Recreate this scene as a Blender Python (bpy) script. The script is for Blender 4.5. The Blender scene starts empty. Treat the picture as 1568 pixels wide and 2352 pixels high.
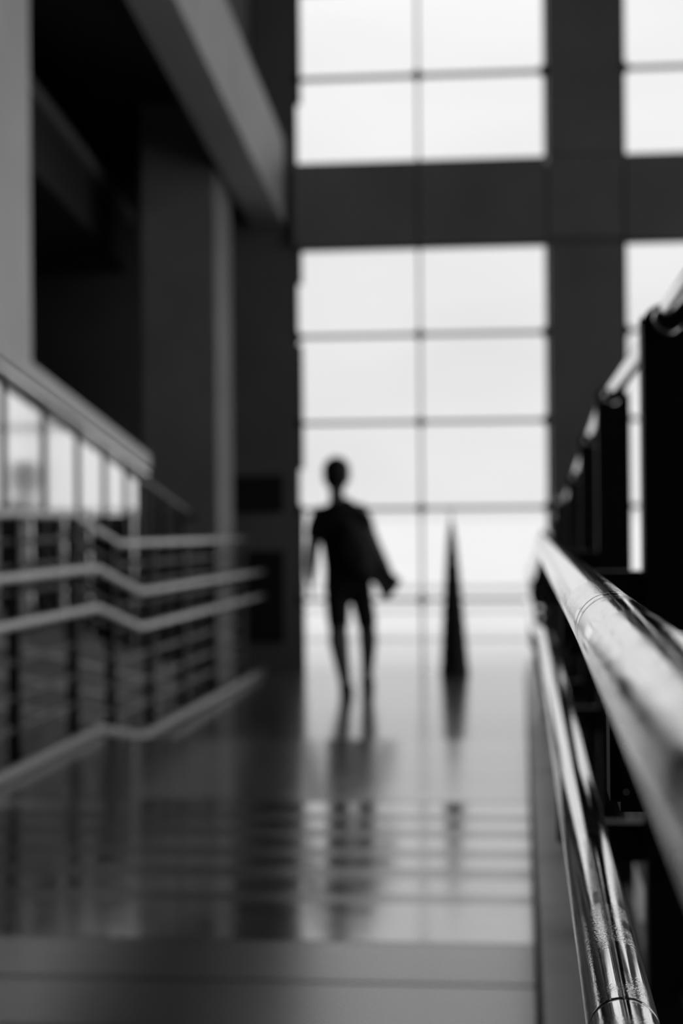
import bpy, bmesh, math, random
from mathutils import Vector, Matrix
random.seed(7)
S = bpy.context.scene
COL = S.collection

# ------------------------------------------------------------------ camera
cam_d = bpy.data.cameras.new('camera')
cam = bpy.data.objects.new('camera', cam_d); COL.objects.link(cam)
YAW, PITCH, ROLL = 0.105186, 0.004497, 0.009
fw = Vector((-math.sin(YAW)*math.cos(PITCH), math.cos(YAW)*math.cos(PITCH), math.sin(PITCH)))
rt = Vector((math.cos(YAW), math.sin(YAW), 0)); up = rt.cross(fw)
r2 = rt*math.cos(ROLL) - up*math.sin(ROLL); u2 = rt*math.sin(ROLL) + up*math.cos(ROLL)
M = Matrix((r2, u2, -fw)).transposed().to_4x4(); M.translation = Vector((0, 0, 1.33))
cam.matrix_world = M
cam_d.sensor_fit = 'VERTICAL'; cam_d.sensor_height = 36.0
cam_d.lens = 36.0*3920/2352
cam_d.clip_start = 0.02; cam_d.clip_end = 2000
cam_d.dof.use_dof = True; cam_d.dof.focus_distance = 0.95; cam_d.dof.aperture_fstop = 7.0
S.camera = cam

# ------------------------------------------------------------------ sky, exposure
def overcast():
    w = bpy.data.worlds.new('overcast_sky'); S.world = w; w.use_nodes = True
    nt = w.node_tree; nt.nodes.clear(); N = nt.nodes.new; L = nt.links.new
    out = N('ShaderNodeOutputWorld'); bg = N('ShaderNodeBackground'); tc = N('ShaderNodeTexCoord')
    sep = N('ShaderNodeSeparateXYZ'); L(tc.outputs['Generated'], sep.inputs[0])
    # overcast dome: horizon value rising steadily to a brighter zenith
    mx = N('ShaderNodeMath'); mx.operation = 'MAXIMUM'; mx.inputs[1].default_value = 0.0; L(sep.outputs['Z'], mx.inputs[0])
    pw = N('ShaderNodeMath'); pw.operation = 'POWER'; pw.inputs[1].default_value = 1.5; L(mx.outputs[0], pw.inputs[0])
    mr = N('ShaderNodeMath'); mr.operation = 'MULTIPLY_ADD'; mr.inputs[1].default_value = 0.78; mr.inputs[2].default_value = 0.83; L(pw.outputs[0], mr.inputs[0])
    mp = N('ShaderNodeMapping'); mp.inputs['Scale'].default_value = (3, 3, 9); L(tc.outputs['Generated'], mp.inputs[0])
    nz = N('ShaderNodeTexNoise'); nz.inputs['Scale'].default_value = 1.6; nz.inputs['Detail'].default_value = 3
    L(mp.outputs[0], nz.inputs['Vector'])
    m2 = N('ShaderNodeMapRange'); m2.inputs['From Min'].default_value = .3; m2.inputs['From Max'].default_value = .7
    m2.inputs['To Min'].default_value = 0.94; m2.inputs['To Max'].default_value = 1.06; L(nz.outputs[0], m2.inputs['Value'])
    mu = N('ShaderNodeMath'); mu.operation = 'MULTIPLY'; L(mr.outputs[0], mu.inputs[0]); L(m2.outputs[0], mu.inputs[1])
    L(mu.outputs[0], bg.inputs['Color']); bg.inputs['Strength'].default_value = 1.0
    L(bg.outputs[0], out.inputs['Surface'])
overcast()
S.view_settings.view_transform = 'Standard'; S.view_settings.look = 'None'
S.view_settings.exposure = 0.0; S.view_settings.gamma = 1.0; S.view_settings.use_curve_mapping = False
S.cycles.use_denoising = True
S.cycles.max_bounces = 8; S.cycles.diffuse_bounces = 4; S.cycles.glossy_bounces = 4; S.cycles.transparent_max_bounces = 16
S.cycles.caustics_reflective = False; S.cycles.caustics_refractive = False

# ------------------------------------------------------------------ materials
def mat(name, g, rough=.5, metal=0., ior=1.5, var=0., vscale=6., bump=0., bscale=40., stretch=(1, 1, 1), rvar=0.):
    m = bpy.data.materials.new(name); m.use_nodes = True
    nt = m.node_tree; b = nt.nodes['Principled BSDF']; N = nt.nodes.new; L = nt.links.new
    b.inputs['Base Color'].default_value = (g, g, g, 1); b.inputs['Roughness'].default_value = rough
    b.inputs['Metallic'].default_value = metal; b.inputs['IOR'].default_value = ior
    if var or bump or rvar:
        tc = N('ShaderNodeTexCoord'); mp = N('ShaderNodeMapping'); mp.inputs['Scale'].default_value = stretch
        L(tc.outputs['Object'], mp.inputs[0])
    if var or rvar:
        nz = N('ShaderNodeTexNoise'); nz.inputs['Scale'].default_value = vscale; nz.inputs['Detail'].default_value = 5
        L(mp.outputs[0], nz.inputs['Vector'])
    if var:
        mr = N('ShaderNodeMapRange'); mr.inputs['From Min'].default_value = .3; mr.inputs['From Max'].default_value = .7
        mr.inputs['To Min'].default_value = g*(1-var); mr.inputs['To Max'].default_value = g*(1+var)
        L(nz.outputs[0], mr.inputs['Value']); L(mr.outputs[0], b.inputs['Base Color'])
    if rvar:
        mr = N('ShaderNodeMapRange'); mr.inputs['From Min'].default_value = .3; mr.inputs['From Max'].default_value = .7
        mr.inputs['To Min'].default_value = max(.01, rough-rvar); mr.inputs['To Max'].default_value = rough+rvar
        L(nz.outputs[0], mr.inputs['Value']); L(mr.outputs[0], b.inputs['Roughness'])
    if bump:
        n2 = N('ShaderNodeTexNoise'); n2.inputs['Scale'].default_value = bscale; n2.inputs['Detail'].default_value = 4
        L(mp.outputs[0], n2.inputs['Vector'])
        bp = N('ShaderNodeBump'); bp.inputs['Strength'].default_value = bump; bp.inputs['Distance'].default_value = .002
        L(n2.outputs[0], bp.inputs['Height']); L(bp.outputs[0], b.inputs['Normal'])
    return m
def glass_mat():
    m = bpy.data.materials.new('window_glass'); m.use_nodes = True; nt = m.node_tree; nt.nodes.clear()
    N = nt.nodes.new; L = nt.links.new
    out = N('ShaderNodeOutputMaterial'); mx = N('ShaderNodeMixShader'); fr = N('ShaderNodeFresnel'); fr.inputs['IOR'].default_value = 1.25
    tr = N('ShaderNodeBsdfTransparent'); tr.inputs['Color'].default_value = (.985, .985, .985, 1)
    gl = N('ShaderNodeBsdfGlossy'); gl.inputs['Roughness'].default_value = .02
    L(fr.outputs[0], mx.inputs[0]); L(tr.outputs[0], mx.inputs[1]); L(gl.outputs[0], mx.inputs[2]); L(mx.outputs[0], out.inputs['Surface'])
    return m
GLASS = glass_mat()
CONC = mat('pale_concrete', .30, .7, var=.10, vscale=2.5, bump=.3)
CONC_D = mat('grey_concrete', .26, .75, var=.12, vscale=1.6, bump=.3)
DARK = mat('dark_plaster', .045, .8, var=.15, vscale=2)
BLACK = mat('flat_black', .012, .8, var=.2)
CEIL = mat('ceiling_plaster', .12, .8, var=.08)
PALEC = mat('light_column_stone', .72, .6, var=.10, vscale=1.2)
BEAM = mat('beam_stone', .47, .6, var=.08, vscale=1.5)
FL_POL = mat('polished_stone', .40, .17, .78, ior=2.2, var=.12, vscale=9, rvar=.02)
FL_MID = mat('satin_stone', .36, .13, .82, ior=2.2, var=.12, vscale=9, rvar=.03)
FL_DARK = mat('honed_strip', .16, .22, .75, ior=1.8, var=.12, vscale=14)
FL_HON = mat('honed_stone', .012, .24, ior=5.0, var=.10, vscale=11)
JOINT = mat('joint_grout', .012, .9, var=.2)
CURB = mat('curb_stone', .46, .35, ior=2.0, var=.12, vscale=8)
STEEL = mat('polished_steel', .82, .08, 1., rvar=.02, vscale=30)
STEEL_B = mat('brushed_steel', .55, .28, 1., rvar=.05, vscale=30)
def rail_mat():
    m = mat('worn_polished_steel', .80, .07, 1., rvar=.025, vscale=35)
    nt = m.node_tree; N = nt.nodes.new; L = nt.links.new; b = nt.nodes['Principled BSDF']
    tc = N('ShaderNodeTexCoord')
    mp = N('ShaderNodeMapping'); mp.inputs['Scale'].default_value = (1, .45, 1); L(tc.outputs['Object'], mp.inputs[0])
    n1 = N('ShaderNodeTexNoise'); n1.inputs['Scale'].default_value = 800; n1.inputs['Detail'].default_value = 3; L(mp.outputs[0], n1.inputs['Vector'])
    n2 = N('ShaderNodeTexNoise'); n2.inputs['Scale'].default_value = 14; n2.inputs['Detail'].default_value = 2; L(tc.outputs['Object'], n2.inputs['Vector'])
    ms = N('ShaderNodeMapRange'); ms.inputs['From Min'].default_value = .40; ms.inputs['From Max'].default_value = .56
    L(n2.outputs[0], ms.inputs['Value'])
    # scuffed metal around the joints, smoother farther along the rail
    sp = N('ShaderNodeSeparateXYZ'); L(tc.outputs['Object'], sp.inputs[0])
    my = N('ShaderNodeMapRange'); my.inputs['From Min'].default_value = .98; my.inputs['From Max'].default_value = 1.22
    my.inputs['To Min'].default_value = 1; my.inputs['To Max'].default_value = .12; L(sp.outputs['Y'], my.inputs['Value'])
    m1 = N('ShaderNodeMath'); m1.operation = 'SUBTRACT'; m1.inputs[1].default_value = .5; L(n1.outputs[0], m1.inputs[0])
    m0 = N('ShaderNodeMath'); m0.operation = 'MULTIPLY'; L(ms.outputs[0], m0.inputs[0]); L(my.outputs[0], m0.inputs[1])
    mu = N('ShaderNodeMath'); mu.operation = 'MULTIPLY'; L(m1.outputs[0], mu.inputs[0]); L(m0.outputs[0], mu.inputs[1])
    bp = N('ShaderNodeBump'); bp.inputs['Strength'].default_value = .4; bp.inputs['Distance'].default_value = .0005
    L(mu.outputs[0], bp.inputs['Height']); L(bp.outputs[0], b.inputs['Normal'])
    return m
RAIL = rail_mat()
IRON = mat('black_painted_iron', .012, .45, var=.2, vscale=30)
FRAME = mat('window_frame_metal', .10, .5, var=.1)
EDGE_REFL = mat('edge_reflection_grey', .16, .5, var=.1)  # grey tone imitating broken reflections along a window edge
SKIN = mat('skin', .16, .55, var=.08, vscale=20)
HAIR = mat('dark_hair', .012, .6, var=.3, vscale=80)
SHIRT = mat('black_shirt_cloth', .012, .9, var=.2, vscale=30)
SHORTS = mat('dark_shorts_cloth', .022, .9, var=.2, vscale=30)
SHOE = mat('dark_shoe', .015, .7, var=.2)
JACK = mat('charcoal_jacket_cloth', .03, .9, var=.2, vscale=30)
CONE = mat('matte_black_form', .02, .6, var=.2, vscale=20)
PAVE = mat('pale_terrace_paving', .74, .8, var=.05, vscale=.4)
KERB = mat('terrace_kerb_stone', .66, .8, var=.05, vscale=1)

# ------------------------------------------------------------------ mesh helpers
def obj(name, bm, m, parent=None, smooth=False, kind=None, label=None):
    me = bpy.data.meshes.new(name); bmesh.ops.recalc_face_normals(bm, faces=bm.faces); bm.to_mesh(me); bm.free()
    if smooth:
        for p in me.polygons: p.use_smooth = len(p.vertices) <= 4   # end caps stay flat
    me.materials.append(m); o = bpy.data.objects.new(name, me); COL.objects.link(o)
    if parent: o.parent = parent
    if kind: o['kind'] = kind
    if label: o['label'] = label
    return o
def thing(name, label, cat, loc=(0, 0, 0), group=None):
    o = bpy.data.objects.new(name, None); COL.objects.link(o); o.location = loc
    o['label'] = label; o['category'] = cat
    if group: o['group'] = group
    return o
def setting(name, label):
    o = bpy.data.objects.new(name, None); COL.objects.link(o); o['kind'] = 'structure'; o['label'] = label; return o
def add_box(bm, x0, x1, y0, y1, z0, z1, bev=0.):
    b = bmesh.new()
    vs = [b.verts.new((x, y, z)) for x in (x0, x1) for y in (y0, y1) for z in (z0, z1)]
    for f in ((0, 1, 3, 2), (4, 6, 7, 5), (0, 4, 5, 1), (2, 3, 7, 6), (0, 2, 6, 4), (1, 5, 7, 3)): b.faces.new([vs[i] for i in f])
    if bev: bmesh.ops.bevel(b, geom=list(b.edges), offset=bev, segments=2, affect='EDGES')
    merge(bm, b); return bm
def merge(bm, b):
    me = bpy.data.meshes.new('tmp'); b.to_mesh(me); b.free(); bm.from_mesh(me); bpy.data.meshes.remove(me)
def box(x0, x1, y0, y1, z0, z1, bev=0.): return add_box(bmesh.new(), x0, x1, y0, y1, z0, z1, bev)
def add_prism_x(bm, x0, x1, yz):
    """polygon in the YZ plane extruded from x0 to x1"""
    a = [bm.verts.new((x0, y, z)) for y, z in yz]; b = [bm.verts.new((x1, y, z)) for y, z in yz]; n = len(yz)
    bm.faces.new(a); bm.faces.new(b[::-1])
    for i in range(n): bm.faces.new((a[i], b[i], b[(i+1) % n], a[(i+1) % n]))
    return bm
def add_prism_y(bm, y0, y1, xz):
    a = [bm.verts.new((x, y0, z)) for x, z in xz]; b = [bm.verts.new((x, y1, z)) for x, z in xz]; n = len(xz)
    bm.faces.new(a); bm.faces.new(b[::-1])
    for i in range(n): bm.faces.new((a[i], b[i], b[(i+1) % n], a[(i+1) % n]))
    return bm
def add_tube(bm, pts, r, seg=20, cap=True):
    """tube with mitred bends along points; r is a number or a list"""
    pts = [Vector(p) for p in pts]
    if not isinstance(r, (list, tuple)):        # round every bend so that the shading stays clean along straight runs
        q = [pts[0]]
        for a, p, b in zip(pts, pts[1:], pts[2:]):
            e = min(.035, (p-a).length*.3, (b-p).length*.3); s0 = p+(a-p).normalized()*e; s1 = p+(b-p).normalized()*e
            q += [s0+(s0-p)*.2] + [s0.lerp(p, t).lerp(p.lerp(s1, t), t) for t in (0, .25, .5, .75, 1)] + [s1+(s1-p)*.2]
        d0 = (q[0]-(q[1] if len(q) > 1 else pts[-1])).normalized()*.003; d1 = (pts[-1]-q[-1]).normalized()*.003
        pts = [q[0], q[0]-d0] + q[1:] + [pts[-1]-d1, pts[-1]]      # support loops keep the end caps out of the shading
    n = len(pts); rr = r if isinstance(r, (list, tuple)) else [r]*n
    rings = []
    for i, p in enumerate(pts):
        if i == 0: t = (pts[1]-p).normalized(); sc = 1
        elif i == n-1: t = (p-pts[-2]).normalized(); sc = 1
        else:
            a = (p-pts[i-1]).normalized(); b = (pts[i+1]-p).normalized(); t = (a+b).normalized(); sc = 1/max(.5, t.dot(a))
        ref = Vector((1, 0, 0)) if abs(t.x) < .8 else Vector((0, 0, 1))
        u = (ref - t*ref.dot(t)).normalized(); v = t.cross(u)
        rings.append([bm.verts.new(p + u*math.cos(2*math.pi*k/seg)*rr[i] + v*math.sin(2*math.pi*k/seg)*rr[i]*sc) for k in range(seg)])
    for a, b in zip(rings, rings[1:]):
        for k in range(seg): bm.faces.new((a[k], a[(k+1) % seg], b[(k+1) % seg], b[k]))
    if cap: bm.faces.new(rings[0][::-1]); bm.faces.new(rings[-1])
    return bm
def dome_tube(bm, pts, r, seg=20):
    """tube whose far end is rounded"""
    pts = [Vector(p) for p in pts]; d = (pts[-1]-pts[-2]).normalized(); e = pts[-1]
    ps = pts[:-1] + [e-d*r]; rr = [r]*len(ps)
    for a in (30, 60, 85):
        ps.append(e-d*r+d*r*math.sin(math.radians(a))); rr.append(r*math.cos(math.radians(a)))
    return add_tube(bm, ps, rr, seg)
def add_lathe(bm, prof, seg=32, lean=(0, 0)):
    h = prof[-1][1]; rings = []
    for r, z in prof:
        rings.append([bm.verts.new((lean[0]*z/h + r*math.cos(2*math.pi*k/seg), lean[1]*z/h + r*math.sin(2*math.pi*k/seg), z)) for k in range(seg)])
    for a, b in zip(rings, rings[1:]):
        for k in range(seg): bm.faces.new((a[k], a[(k+1) % seg], b[(k+1) % seg], b[k]))
    bm.faces.new(rings[0][::-1]); bm.faces.new(rings[-1]); return bm

# levels of the floor along the walk: near platform, ramp, middle level, ramp, lower landing
LEV = [(-6., .37), (3.87, .37), (6.83, .20), (8.74, .20), (10.27, 0.), (15.0, 0.)]
def level(y):
    for (a, za), (b, zb) in zip(LEV, LEV[1:]):
        if y <= b: return za + (zb-za)*(max(y, a)-a)/(b-a)
    return LEV[-1][1]

# ------------------------------------------------------------------ floor
floor = obj('floor', add_prism_x(bmesh.new(), -5.0, .03, [(y, z-.03) for y, z in LEV] + [(15.0, -.6), (-6., -.6)]), JOINT,
            kind='structure', label='sloping walkway floor of dark stone bands stepping gently down to the window')
def slab(y0, y1, m, gap=.006, name='stone_slab', x0=-5.0, x1=.018, tilt=0.):
    a, b = y0+gap, y1-gap
    ys = [a] + [q for q, _ in LEV if a < q < b] + [b]
    top = [(y, level(y) + tilt*(y-a)/(b-a)) for y in ys]
    o = obj(name, add_prism_x(bmesh.new(), x0, x1, top + [(y, level(y)-.028) for y in reversed(ys)]), m, floor); return o
for a, b in ((-6., 0), (0, 1.6), (1.6, 3.2-.02), (3.18, 3.524), (3.524, 3.87)): slab(a, b, FL_HON, .008)
# the ramp: polished stone with rougher grip strips set across it
strips = [(4.46, .14), (4.91, .22), (5.32, .21), (5.81, .24), (6.27, .24), (6.78, .10)]
yy = 3.87
for yc, wd in strips:
    slab(yy, yc-wd/2, FL_MID, .0, 'stone_slab'); slab(yc-wd/2, yc+wd/2, FL_DARK, .0, 'grip_strip'); yy = yc+wd/2
for k in range(3): slab(6.83+.6367*k, 6.83+.6367*(k+1), FL_POL, .002)
slab(8.74, 10.27, FL_POL, .001)
for k in range(4): slab(10.27+1.1825*k, 10.27+1.1825*(k+1), FL_POL, .002)
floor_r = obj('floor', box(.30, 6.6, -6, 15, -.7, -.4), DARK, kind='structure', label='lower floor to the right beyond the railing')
curb = obj('trim_1', add_prism_x(bmesh.new(), .030, .30, [(y, z+.09) for y, z in LEV] + [(15, -.6), (-6, -.6)]), CURB,
           kind='structure', label='stone curb along the right edge of the walkway under the steel rails')

# ------------------------------------------------------------------ far wall with windows
wall = setting('wall_far', 'dark concrete wall framing the tall windows')
YW = 15.0
PX = [(-5.2, -1.985), (.245, .905), (3.09, 3.75), (5.93, 6.6)]
SP = [(-.6, -.04), (3.74, 4.47), (6.80, 7.53), (9.0, 9.3)]
def wpanel(x0, x1, z0, z1, y0, name='wall_panel'):
    return obj(name, box(x0+.006, x1-.006, y0, YW+.30, z0+.006, z1-.006, .004), CONC_D, wall)
obj('wall_panel', box(-5.19, -1.991, YW-.02, YW+.30, -.6, 9.2, .004), mat('dark_concrete', .19, .75, var=.12, vscale=1.6, bump=.3), wall)
for x0, x1 in PX[1:]:
    for z0, z1 in ((-.04, 3.74), (4.47, 6.80), (7.53, 9.0)): wpanel(x0, x1, z0, z1, YW-.06, 'pillar_panel')
edges = [-1.985, -.88, .245, .905, 2.0, 3.09, 3.75, 4.84, 5.93, 6.6]
for z0, z1 in SP[1:3]:
    for a, b in zip(edges, edges[1:]): wpanel(a, b, z0, z1, YW-.10, 'spandrel_panel')
wpanel(-1.985, 6.6, -.6, -.04, YW-.02, 'sill_panel'); wpanel(-1.985, 6.6, 9.0, 9.3, YW-.02, 'spandrel_panel')
for z0, z1 in ((1.40, 1.73), (.25, 1.06)):
    o = obj('black_panel', box(-2.56, -2.10, YW-.045, YW-.01, z0, z1, .004), BLACK, wall)  # plain black rectangles on the left part of the wall
# backing behind the panel joints
obj('wall_core', box(-1.985, 6.6, YW+.1, YW+.26, 3.76, 4.45), BLACK, wall)

def window(n, x0, xm, x1, z0, z1, rows, label, edge_refl=()):
    w = setting('window_%d' % n, label)
    y = YW+.06; t = .010
    obj('mullion', box(xm-t, xm+t, y-.03, y+.03, z0, z1), FRAME, w)
    zs = [z0+(z1-z0)*k/rows for k in range(rows+1)] if rows != 5 else [z0, .618, 1.424, 2.186, 2.957, z1]
    for z in zs[1:-1]: obj('transom', box(x0, x1, y-.03, y+.03, z-.016, z+.016), FRAME, w)
    for z in (z0+.012, z1-.012): obj('frame_rail', box(x0, x1, y-.04, y+.04, z-.012, z+.012), FRAME, w)
    for x in (x0+.012, x1-.012): obj('frame_stile', box(x-.012, x+.012, y-.04, y+.04, z0, z1), FRAME, w)
    for z in zs[1:-1]:
        for x in (xm, x0+.02, x1-.02):
            b = bmesh.new(); add_tube(b, [(x, y-.06, z), (x, y+.04, z)], .042, 14); obj('clamp', b, IRON, w)
    for za, zb in zip(zs, zs[1:]):
        for xa, xb in ((x0, xm), (xm, x1)):
            obj('pane', box(xa+.014, xb-.014, y-.004, y+.004, za+.014, zb-.014), GLASS, w)
    for za, zb in edge_refl: obj('reflection_strip', box(x0, x0+.065, y-.05, y-.01, za, zb), EDGE_REFL, w)  # grey strips stand in for partial reflections down the window's left edge
    if z0 < 1:
        for x in (x0+.6, xm, x1-.3):
            obj('foot_clip', box(x-.06, x+.06, y-.06, y+.05, z0, z0+.05, .005), IRON, w)
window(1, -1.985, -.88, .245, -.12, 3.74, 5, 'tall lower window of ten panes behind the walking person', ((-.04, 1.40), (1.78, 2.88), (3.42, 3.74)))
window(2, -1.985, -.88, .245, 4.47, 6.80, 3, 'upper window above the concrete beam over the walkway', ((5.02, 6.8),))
window(3, .905, 2.0, 3.09, -.12, 3.74, 5, 'lower window right of the concrete pillar')
window(4, .905, 2.0, 3.09, 4.47, 6.80, 3, 'upper window right of the concrete pillar')
window(5, 3.75, 4.84, 5.93, -.12, 3.74, 5, 'lower window in the last bay of the far wall')
window(6, 3.75, 4.84, 5.93, 4.47, 6.80, 3, 'upper window in the last bay of the far wall')
window(7, -1.985, -.88, .245, 7.53, 9.0, 2, 'topmost window above the walkway')
window(8, .905, 2.0, 3.09, 7.53, 9.0, 2, 'topmost window in the second bay')
window(9, 3.75, 4.84, 5.93, 7.53, 9.0, 2, 'topmost window in the last bay')

# ------------------------------------------------------------------ rest of the shell
obj('ceiling', box(-5.2, 6.9, -6.3, 15.3, 9.3, 9.5), CEIL, kind='structure', label='high dark ceiling of the hall')
obj('wall_back', box(-5.2, 6.9, -6.3, -6.0, -.7, 9.3), CONC_D, kind='structure', label='concrete wall behind the viewer')
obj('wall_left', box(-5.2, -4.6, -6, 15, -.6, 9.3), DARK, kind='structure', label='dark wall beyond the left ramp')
wr = setting('wall_right', 'window wall along the right side of the hall')
obj('wall_panel', box(6.6, 6.9, -6, 15.3, -.7, .3), CONC_D, wr)
obj('wall_panel', box(6.6, 6.9, -6, 15.3, 9.05, 9.3), CONC_D, wr)
bays = [-6, -1.0, -.4, 3.4, 4.0, 7.6, 8.2, 11.6, 12.2, 14.7, 15.3]
obj('wall_panel', box(6.6, 6.9, -6, -1.0, .3, 9.05), CONC_D, wr)
for a, b in ((-1.0, -.4), (3.4, 4.0), (7.6, 8.2), (11.6, 12.2), (14.7, 15.3)): obj('pillar_panel', box(6.6, 6.9, a, b, .3, 9.05), CONC_D, wr)
for i, (a, b) in enumerate(((-.4, 3.4), (4.0, 7.6), (8.2, 11.6), (12.2, 14.7))):
    w = setting('window_%d' % (10+i), 'tall side window %s the hall' % ('nearest the back of', 'second along', 'third along', 'nearest the far end of')[i])
    obj('pane', box(6.74, 6.75, a, b, .3, 9.05), GLASS, w)
    for z in (.32, 4.7, 9.03): obj('transom', box(6.72, 6.78, a, b, z-.02, z+.02), FRAME, w)
    obj('mullion', box(6.72, 6.78, (a+b)/2-.02, (a+b)/2+.02, .3, 9.05), FRAME, w)

# left side: sloping upper gallery, pillars, ramp
SL = .118
def bz(y, z15): return z15 + SL*(15-y)
obj('trim_2', add_prism_x(bmesh.new(), -2.36, -2.06, [(2, bz(2, 3.93)), (15, 3.93), (15, 4.68), (2, bz(2, 4.68))]), BEAM,
    kind='structure', label='pale sloping beam edge of the upper gallery at the left')
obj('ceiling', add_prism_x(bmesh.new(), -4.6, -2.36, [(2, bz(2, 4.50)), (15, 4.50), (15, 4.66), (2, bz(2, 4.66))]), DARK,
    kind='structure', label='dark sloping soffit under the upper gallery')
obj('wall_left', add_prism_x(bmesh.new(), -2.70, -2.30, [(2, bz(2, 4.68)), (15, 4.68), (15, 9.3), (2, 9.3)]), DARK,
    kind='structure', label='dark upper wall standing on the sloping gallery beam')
led = obj('trim_3', add_prism_x(bmesh.new(), -4.6, -3.46, [(7, 3.86+.105*4.8), (14.9, 3.55), (14.9, 4.0), (7, 4.36+.115*4.8)]), DARK,
    kind='structure', label='dark sloping gallery beam deep in the left recess')
obj('ledge_strip', add_prism_x(bmesh.new(), -4.6, -3.40, [(7, 4.36+.122*4.78), (14.9, 3.975), (14.9, 4.08), (7, 4.47+.122*4.78)]), CONC_D, led)
obj('column', box(-3.02, -2.42, 13.45, 14.25, -.1, 4.75, .012), mat('pillar_stone', .31, .7, var=.1, vscale=2), kind='structure',
    label='dark square pillar with a lighter right side beyond the left railing')
obj('column', box(-3.45, -2.75, 8.3, 9.44, .3, 6.2, .015), PALEC, kind='structure', label='pale stone column cut by the left edge of the picture')
def rampz(y): return .89 - .148*(y-8.39)
ramp = obj('ramp', add_prism_x(bmesh.new(), -4.6, -2.60, [(2, rampz(2)), (14.4, rampz(14.4)), (14.4, -.2), (2, -.2)]), mat('ramp_side_plaster', .20, .6, var=.1, vscale=3), kind='structure',
    label='sloping side ramp of grey plaster behind the left railing')
for k in range(1, 4):
    d = .16*k
    ya, yb = 6.0, min(14.3, 8.39 + (.89-d-.03)/.148)
    obj('side_strip', add_prism_x(bmesh.new(), -2.605, -2.588, [(ya, rampz(ya)-d), (yb, rampz(yb)-d), (yb, rampz(yb)-d-.03), (ya, rampz(ya)-d-.03)]), CURB, ramp)

# ------------------------------------------------------------------ outdoors
ter = obj('ground', box(-120, 120, 15.35, 900, -.35, -.10), PAVE, kind='structure', label='pale open terrace outside the windows')
for y, w, h in ((20, .9, .02), (26, 1.2, .04), (34, 1.0, .10)):
    obj('kerb', box(-60, 60, y, y+w, -.12, -.10+h, .01), KERB, ter)

# ------------------------------------------------------------------ right guard railing with its two handrails
RX, RT = .046, .19
g = thing('guard_railing', 'black iron guard railing with polished round steel handrails close at the right', 'railing', (.19, 1.05, .46))
def gp(name, bm, m, smooth=False, label=None, parent=None):
    o = obj(name, bm, m, parent or g, smooth, label=label)
    if (parent or g) is g: o.matrix_parent_inverse = Matrix.Translation((-.19, -1.05, -.46))
    return o
def along(y0, y1, h):
    """points that follow the floor levels at height h above them"""
    ys = [y0] + [q for q, _ in LEV if y0 < q < y1] + [y1]
    return [(y, level(y)+h) for y in ys]
def rail_parts(x, h, r, seams, y_end, name, label):
    ys = [.12] + seams + [y_end]
    first = None
    for i, (a, b) in enumerate(zip(ys, ys[1:])):
        g0 = .0009 if i else 0
        pts = [(x, y, z) for y, z in along(a+g0, b-(.0009 if i < len(ys)-2 else 0), h)]
        # a tiny eased lip at each butt joint
        bm = bmesh.new()
        lip = []
        P = [Vector(p) for p in pts]
        d0 = (P[1]-P[0]).normalized(); d1 = (P[-1]-P[-2]).normalized()
        mid = []
        for u0, p, v0 in zip(P, P[1:], P[2:]):
            for dq in (-.10, -.05): mid.append(p+(p-u0).normalized()*dq)
            mid.append(p)
            for dq in (.05, .10): mid.append(p+(v0-p).normalized()*dq)
        ps = [P[0], P[0]+d0*.0009, P[0]+d0*.0018, P[0]+d0*.0026] + mid + [P[-1]-d1*.0026, P[-1]-d1*.0018, P[-1]-d1*.0009, P[-1]]
        rr = [r-.0007, r-.0001, r, r] + [r]*len(mid) + [r, r, r-.0001, r-.0007]
        add_tube(bm, ps, rr, 64)
        gp(name, bm, RAIL, True, label)
        if i: # dark sleeve inside the joint
            z = level(a)+h
            gp('joint_sleeve', add_tube(bmesh.new(), [(x, a-.006, z), (x, a+.006, z)], r-.0012, 48), IRON, True)
rail_parts(RX, .902, .019, [.862, .892], 14.7, 'handrail', 'polished upper handrail with a fine joint')
rail_parts(.050, .694, .019, [.888], 14.7, 'handrail', 'polished lower handrail')
gp('top_rail', add_tube(bmesh.new(), [(RT, y, z) for y, z in along(.3, 14.7, 1.215)], .018, 32), STEEL, True, 'polished round top rail')
posts = [-.15, 1.05, 2.25, 3.60, 4.65, 5.85, 7.05, 8.25, 9.45, 10.65, 11.85, 13.05, 14.25]
for y in posts:
    z0 = level(y); zt = z0+1.215
    # flat post plate whose top is notched to cradle the pipe
    R = .021; prof = [(RT-.034, z0+.08), (RT-.034, zt+.004)]
    for k in range(5): a = math.radians(180-k*22.5*.9); prof.append((RT+.034*math.cos(a), zt-.006+.026*math.sin(a)))
    prof = [p for p in prof if p[0] <= RT-.006]
    for k in range(9):
        a = math.radians(115+k*(310/8)*.84); prof.append((RT+R*math.cos(a), zt+R*math.sin(a)))
    prof += [(RT+.034, zt-.004), (RT+.034, z0+.08)]
    gp('post', add_prism_y(bmesh.new(), y-.03, y+.03, prof), IRON)
    gp('base_plate', box(RT-.07, RT+.07, y-.06, y+.06, z0+.09, z0+.105, .003), IRON)
    b = bmesh.new(); zr = z0+.902
    add_box(b, .051, RT-.03, y-.024, y+.030, zr-.118, zr-.012, .006)
    br = gp('bracket', b, IRON)
    for zz in (-.05, -.078, -.105):
        s = obj('screw', add_tube(bmesh.new(), [(.060, y-.0255, zr+zz), (.060, y-.022, zr+zz)], .0022, 10), STEEL_B, br)
    zl = z0+.694
    b = bmesh.new(); add_box(b, .085, RT-.03, y-.02, y+.02, zl-.18, zl-.13, .005); add_box(b, .042, .062, y-.02, y+.02, zl-.16, zl-.012, .005); add_box(b, .05, .09, y-.02, y+.02, zl-.178, zl-.140, .005)
    gp('bracket', b, IRON)
for h in (.20, .36, .52, .68):
    gp('rail_bar', add_tube(bmesh.new(), [(RT+.012, y, z) for y, z in along(-.1, 14.6, h)], .011, 12), IRON, True)

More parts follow.
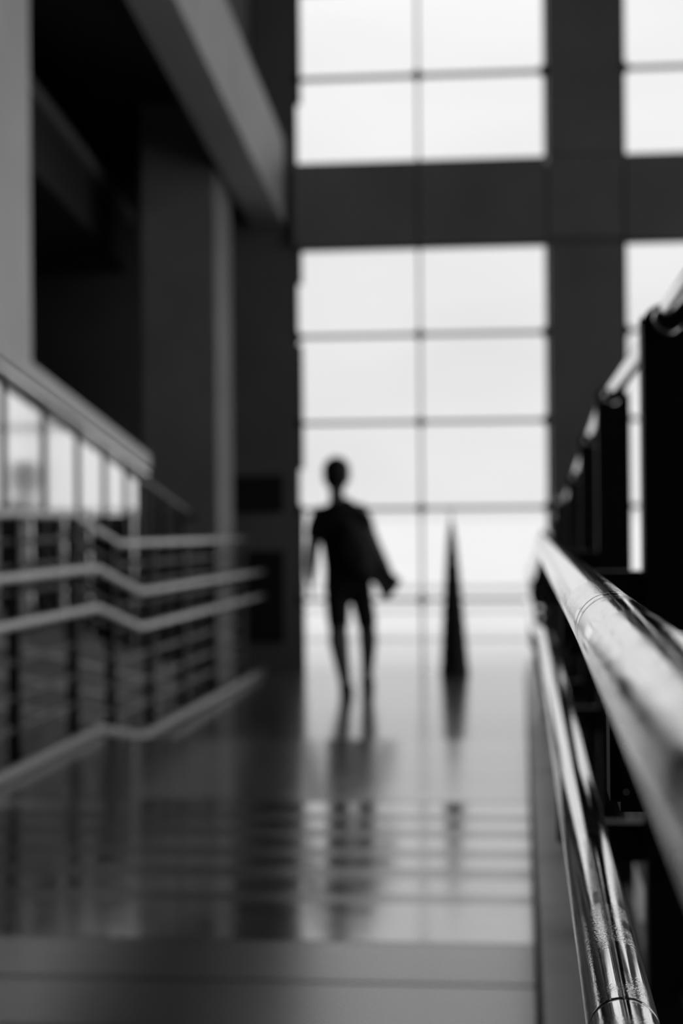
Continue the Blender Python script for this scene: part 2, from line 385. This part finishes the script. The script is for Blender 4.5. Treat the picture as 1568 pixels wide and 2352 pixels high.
# ------------------------------------------------------------------ left guard railing
lg = thing('guard_railing', 'dark iron guard railing with twin grey handrails along the left of the walkway', 'railing', (-2.38, 7.84, .2))
def lp(name, bm, m, smooth=False, label=None):
    o = obj(name, bm, m, lg, smooth, label=label); o.matrix_parent_inverse = Matrix.Translation((2.38, -7.84, -.2)); return o
RAMP2 = [(3.0, .37), (3.87, .37), (6.83, .2), (8.88, .2), (9.92, 0.03), (14.76, 0.)]
def lev2(y):
    for (a, za), (b, zb) in zip(RAMP2, RAMP2[1:]):
        if y <= b: return za+(zb-za)*(max(y, a)-a)/(b-a)
    return 0.
def along2(x, y0, y1, h): return [(x, y, lev2(y)+h) for y in [y0]+[q for q, _ in RAMP2 if y0 < q < y1]+[y1]]
BAR = mat('dark_steel_bar', .14, .4, 1.)
KICK = mat('kick_rail_steel', .30, .4, 1.)
LH = mat('grey_handrail_steel', .62, .32, 1., rvar=.05)
lp('handrail', dome_tube(bmesh.new(), along2(-2.25, 3.2, 14.76, .885), .021, 20), LH, True, 'upper grey handrail')
lp('handrail', dome_tube(bmesh.new(), along2(-2.25, 3.2, 14.76, .675), .021, 20), LH, True, 'lower grey handrail')
lp('kick_rail', dome_tube(bmesh.new(), along2(-2.25, 3.2, 14.74, .025), .03, 16), KICK, True, 'low grey rail along the floor edge')
lp('top_rail', dome_tube(bmesh.new(), along2(-2.38, 3.2, 14.85, 1.17), .022, 16), LH, True)
for h in (.16, .31, .475):
    lp('rail_bar', dome_tube(bmesh.new(), along2(-2.38, 3.2, 14.55, h), .016, 12), BAR, True)
for h in (.66, .80, .92, 1.04):
    lp('rail_bar', add_tube(bmesh.new(), along2(-2.38, 3.2, 14.4, h), .014, 12), IRON, True)
for y in (3.6, 4.7, 5.75, 6.8, 7.84, 8.9, 9.73, 10.77, 11.83, 13.02, 14.45):
    z = lev2(y)
    if y > 14: lp('post', box(-2.405, -2.355, y-.012, y+.012, z, z+1.16, .003), STEEL_B)
    else: lp('post', box(-2.41, -2.35, y-.03, y+.03, z, z+1.16, .004), IRON)
    for h in (.885, .675):
        lp('bracket', add_tube(bmesh.new(), [(-2.37, y, z+h-.05), (-2.27, y, z+h-.05), (-2.25, y, z+h-.015)], .009, 10), IRON, True)

# ------------------------------------------------------------------ balustrade of the side ramp
rb = thing('ramp_balustrade', 'balustrade with bright polished panels and a broad pale cap on the sloping side ramp', 'balustrade', (-2.6, 8.84, .82))
def rp(name, bm, m, smooth=False, label=None):
    o = obj(name, bm, m, rb, smooth, label=label); o.matrix_parent_inverse = Matrix.Translation((2.6, -8.84, -.82)); return o
def capz(y): return 2.144 - .134*(y-8.885)
CAPM = mat('cap_stone', .58, .35, var=.08)
rp('cap_rail', add_prism_x(bmesh.new(), -2.66, -2.54, [(4, capz(4)), (11.55, capz(11.55)), (11.55, capz(11.55)-.10), (4, capz(4)-.10)]), CAPM)
rp('under_rail', add_tube(bmesh.new(), [(-2.56, 4, capz(4)-.135), (-2.56, 11.5, capz(11.5)-.135)], .022, 14), STEEL, True)
rp('lower_handrail', add_tube(bmesh.new(), [(-2.6, 11.3, 1.655), (-2.6, 14.3, 1.655-.138*3.0)], .022, 14), BAR, True, 'thin dark rail continuing down the ramp')
bal = [4.8, 5.5, 6.2, 6.9, 7.65, 8.42, 9.16, 9.87, 10.52, 11.1, 11.5]
for y in bal: rp('baluster', box(-2.63, -2.595, y-.025, y+.025, rampz(y)-.05, capz(y)-.09, .004), IRON)
for y in (12.2, 12.9, 13.6): rp('baluster', box(-2.62, -2.58, y-.012, y+.012, rampz(y)-.05, 1.655-.138*(y-11.3), .003), IRON)
PANEL = mat('mirror_steel_panel', .95, .10, 1., bump=.15, bscale=5, stretch=(1, 1.2, 3))
for a, b in zip(bal, bal[1:]):
    zb = 1.37
    rp('infill_panel', add_prism_x(bmesh.new(), -2.62, -2.608, [(a+.02, zb), (b-.02, zb), (b-.02, capz(b)-.10), (a+.02, capz(a)-.10)]), PANEL)
for y in (6.5, 7.3, 8.05, 8.84, 9.5, 10.07, 11.25): rp('round_post', add_tube(bmesh.new(), [(-2.60, y, rampz(y)-.05), (-2.60, y, 1.40)], .022, 16), STEEL, True)

# ------------------------------------------------------------------ cone
cn = thing('cone_sculpture', 'slim black tiered cone standing on the floor in front of the window', 'sculpture', (-.585, 14.72, 0))
prof = [(.124, 0), (.124, .02)]
nt_ = 11; H = 1.31
def crad(t): return .122*(1-t)*.56 + .122*.44*(1-t)**.30 - .0 if t < 1 else 0
for k in range(nt_):
    t0, t1 = k/nt_, (k+1)/nt_
    prof.append((crad(t0)+.004, .02+H*t0+.002)); prof.append((crad(t1)-.0035 if k < nt_-1 else .006, .02+H*t1-.002))
obj('cone_body', add_lathe(bmesh.new(), prof, 32, (-.022, 0)), CONE, cn)
obj('finial', add_lathe(bmesh.new(), [(.006, 0), (.011, .02), (.005, .05), (.009, .08), (.002, .13)], 12), STEEL_B, cn).location = (-.022, 0, 1.325)

# ------------------------------------------------------------------ person walking away
pr = thing('person', 'person seen from behind in dark t-shirt and shorts walking towards the window', 'person', (-1.365, 12.85, 0))
def loft(bm, rings, seg=20):
    """rings: (x, y, z, half width, half depth) stacked along any path"""
    P = [Vector(r[:3]) for r in rings]; R = []
    for i, r in enumerate(rings):
        t = (P[min(i+1, len(P)-1)] - P[max(i-1, 0)]).normalized()
        ref = Vector((1, 0, 0)) if abs(t.x) < .9 else Vector((0, 0, 1))
        u = (ref-t*ref.dot(t)).normalized(); v = t.cross(u)
        R.append([bm.verts.new(P[i] + u*r[3]*math.cos(2*math.pi*k/seg) + v*r[4]*math.sin(2*math.pi*k/seg)) for k in range(seg)])
    for a, b in zip(R, R[1:]):
        for k in range(seg): bm.faces.new((a[k], a[(k+1) % seg], b[(k+1) % seg], b[k]))
    bm.faces.new(R[0][::-1]); bm.faces.new(R[-1])
def ball(bm, c, r, q=14):
    b = bmesh.new(); bmesh.ops.create_uvsphere(b, u_segments=q*2, v_segments=q, radius=1)
    for v in b.verts: v.co = Vector((v.co.x*r[0]+c[0], v.co.y*r[1]+c[1], v.co.z*r[2]+c[2]))
    merge(bm, b)
def limb(bm, pts): loft(bm, [(x, y, z, r, r) for x, y, z, r in pts], 16); [ball(bm, p[:3], (p[3],)*3, 8) for p in (pts[0], pts[-1])]
def fuse(o, vox, it=4):
    m = o.modifiers.new('fuse', 'REMESH'); m.mode = 'VOXEL'; m.voxel_size = vox; m.use_smooth_shade = True
    s = o.modifiers.new('soften', 'SMOOTH'); s.factor = .5; s.iterations = it
HX = -.028
body = bmesh.new()
ball(body, (HX, .02, 1.675), (.095, .106, .118)); ball(body, (HX, .055, 1.595), (.062, .065, .075))
for sx in (-1, 1): ball(body, (HX+sx*.092, .01, 1.645), (.013, .024, .034), 8)
ball(body, (HX, .133, 1.632), (.013, .02, .026), 8)                         # nose
ball(body, (HX, .113, 1.592), (.024, .012, .010), 8)                        # lips
for sx in (-1, 1): ball(body, (HX+sx*.03, .108, 1.67), (.014, .01, .008), 8)
loft(body, [(HX, .0, 1.61, .056, .060), (HX, -.015, 1.53, .054, .058), (-.02, -.025, 1.47, .062, .060), (-.012, -.03, 1.42, .10, .07)])
loft(body, [(-.01, -.02, 1.44, .10, .07), (-.004, -.02, 1.39, .165, .10), (.0, -.01, 1.28, .165, .12), (.02, .0, 1.12, .145, .105),
            (.035, .0, 1.0, .148, .105), (.045, -.005, .90, .158, .115), (.05, 0, .80, .135, .10)])
LARM = [(-.160, -.02, 1.375, .060), (-.188, -.03, 1.25, .052), (-.212, -.03, 1.11, .050), (-.224, .0, 1.0, .047), (-.234, .04, .88, .035)]
RARM = [(.150, -.02, 1.395, .060), (.205, -.03, 1.27, .053), (.262, -.03, 1.13, .047), (.315, .01, 1.01, .044), (.360, .06, .91, .033)]
for A, s in ((LARM, -1), (RARM, 1)):
    limb(body, A)
    w = Vector(A[-1][:3]); dn = (w-Vector(A[-2][:3])).normalized(); side = Vector((0, 1, 0))
    pal = w+dn*.06
    loft(body, [(*(w-dn*.01), .016, .026), (*(w+dn*.03), .015, .036), (*(w+dn*.085), .014, .040)], 14)
    for k, (off, ln, r) in enumerate(((.030, .070, .0085), (.011, .080, .009), (-.009, .074, .0088), (-.028, .058, .0078))):
        b0 = w+dn*.08+side*off; curl = Vector((-s*.25, .1, 0))
        p1 = b0+(dn+curl*.3).normalized()*ln*.45; p2 = p1+(dn+curl*.9).normalized()*ln*.32; p3 = p2+(dn+curl*1.6).normalized()*ln*.26
        limb(body, [(*b0, r), (*p1, r), (*p2, r*.92), (*p3, r*.8)])
    b0 = w+dn*.025+side*.030; p1 = b0+(dn*.7+side*.7).normalized()*.035; p2 = p1+(dn*.95+side*.3).normalized()*.03
    limb(body, [(*b0, .012), (*p1, .0105), (*p2, .0085)])
LLEG = [(-.028, 0, .86, .095), (-.030, .02, .68, .084), (-.028, .04, .50, .072), (-.022, .02, .40, .076), (.000, -.01, .27, .063), (.026, -.03, .11, .047), (.032, -.03, .07, .048)]
RLEG = [(.128, .02, .86, .095), (.152, .14, .68, .076), (.170, .26, .50, .066), (.172, .32, .40, .070), (.164, .38, .27, .059), (.152, .45, .12, .046), (.150, .46, .08, .047)]
for Lg in (LLEG, RLEG): limb(body, Lg)
ob = obj('body', body, SKIN, pr, True); fuse(ob, .0065, 4)
hair = bmesh.new(); ball(hair, (HX, .005, 1.700), (.106, .112, .112)); ball(hair, (HX, -.028, 1.632), (.090, .066, .086))
b2 = obj('hair', hair, HAIR, pr, True); fuse(b2, .009, 3)
sh = bmesh.new()
loft(sh, [(-.018, -.025, 1.475, .082, .068), (-.008, -.02, 1.44, .120, .085), (-.003, -.02, 1.395, .155, .112), (.0, -.01, 1.28, .178, .135), (.018, 0, 1.12, .160, .122),
          (.034, 0, 1.0, .160, .120), (.045, -.002, .90, .170, .128), (.046, -.002, .86, .172, .130)], 28)
limb(sh, [(-.130, -.02, 1.365, .074), (-.172, -.025, 1.30, .074), (-.188, -.03, 1.235, .072)])
limb(sh, [(.122, -.02, 1.380, .074), (.165, -.025, 1.34, .073), (.190, -.03, 1.285, .070)])
o = obj('shirt', sh, SHIRT, pr, True); fuse(o, .010, 3)
st = bmesh.new()
loft(st, [(.045, 0, .96, .160, .118), (.048, 0, .86, .170, .126), (.052, 0, .79, .160, .122)], 28)
loft(st, [(-.024, 0, .86, .104, .112), (-.030, .02, .70, .092, .108), (-.029, .035, .60, .086, .102), (-.027, .04, .525, .083, .098)])
loft(st, [(.126, .02, .86, .104, .112), (.150, .13, .70, .084, .108), (.163, .19, .60, .078, .102), (.171, .23, .525, .077, .098)])
o = obj('shorts', st, SHORTS, pr, True); fuse(o, .011, 3)
for lx, ly, tz in ((.032, -.03, 0), (.150, .46, .0)):
    s = bmesh.new()
    loft(s, [(lx, ly-.075, .045, .036, .035), (lx, ly-.05, .05, .048, .048), (lx, ly+.03, .052, .052, .050), (lx, ly+.11, .040, .054, .038), (lx, ly+.17, .032, .044, .030), (lx, ly+.20, .026, .025, .020)], 18)
    loft(s, [(lx, ly-.01, .05, .040, .045), (lx, ly-.012, .10, .040, .045)], 16)
    add_box(s, lx-.042, lx+.042, ly-.075, ly+.18, .001, .018, .004)
    o = obj('shoe', s, SHOE, pr, True); fuse(o, .008, 2)

# jacket slung over the right arm
def jacket():
    out = [(.06, 1.33), (.17, 1.31), (.235, 1.235), (.285, 1.115), (.340, .995), (.395, .925), (.462, .872), (.43, .815), (.395, .77), (.350, .700), (.318, .735),
           (.290, .810), (.262, .850), (.225, .862), (.18, .875), (.10, .92), (.03, 1.06), (.02, 1.22)]
    cx = sum(p[0] for p in out)/len(out); cz = sum(p[1] for p in out)/len(out)
    bm = bmesh.new(); n = len(out); rings = []
    fine = []
    for i in range(n):
        a, b = out[i], out[(i+1) % n]
        for t in (0, .34, .67): fine.append((a[0]+(b[0]-a[0])*t, a[1]+(b[1]-a[1])*t))
    m = len(fine)
    for side in (1, -1):
        rr = []
        for s, dep in ((1.0, .008), (.93, .019), (.72, .033), (.42, .041), (.14, .044)):
            rr.append([bm.verts.new((cx+(x-cx)*s, -.200 + .20*(x-.1)/.35*(x > .1) - side*dep + .010*math.sin(x*60+z*25)*(s > .2), cz+(z-cz)*s)) for x, z in fine])
        rings.append(rr)
    for rr in rings:
        for a, b in zip(rr, rr[1:]):
            for k in range(m): bm.faces.new((a[k], a[(k+1) % m], b[(k+1) % m], b[k]))
        bm.faces.new(rr[-1])
    a, b = rings[0][0], rings[1][0]
    for k in range(m): bm.faces.new((a[k], b[k], b[(k+1) % m], a[(k+1) % m]))
    o = obj('jacket', bm, JACK, None, True); o.location = (-1.365, 12.85, 0)
    s = o.modifiers.new('soften', 'SMOOTH'); s.iterations = 2
    o['label'] = 'dark jacket draped over the right arm of the walking person'; o['category'] = 'jacket'
jacket()
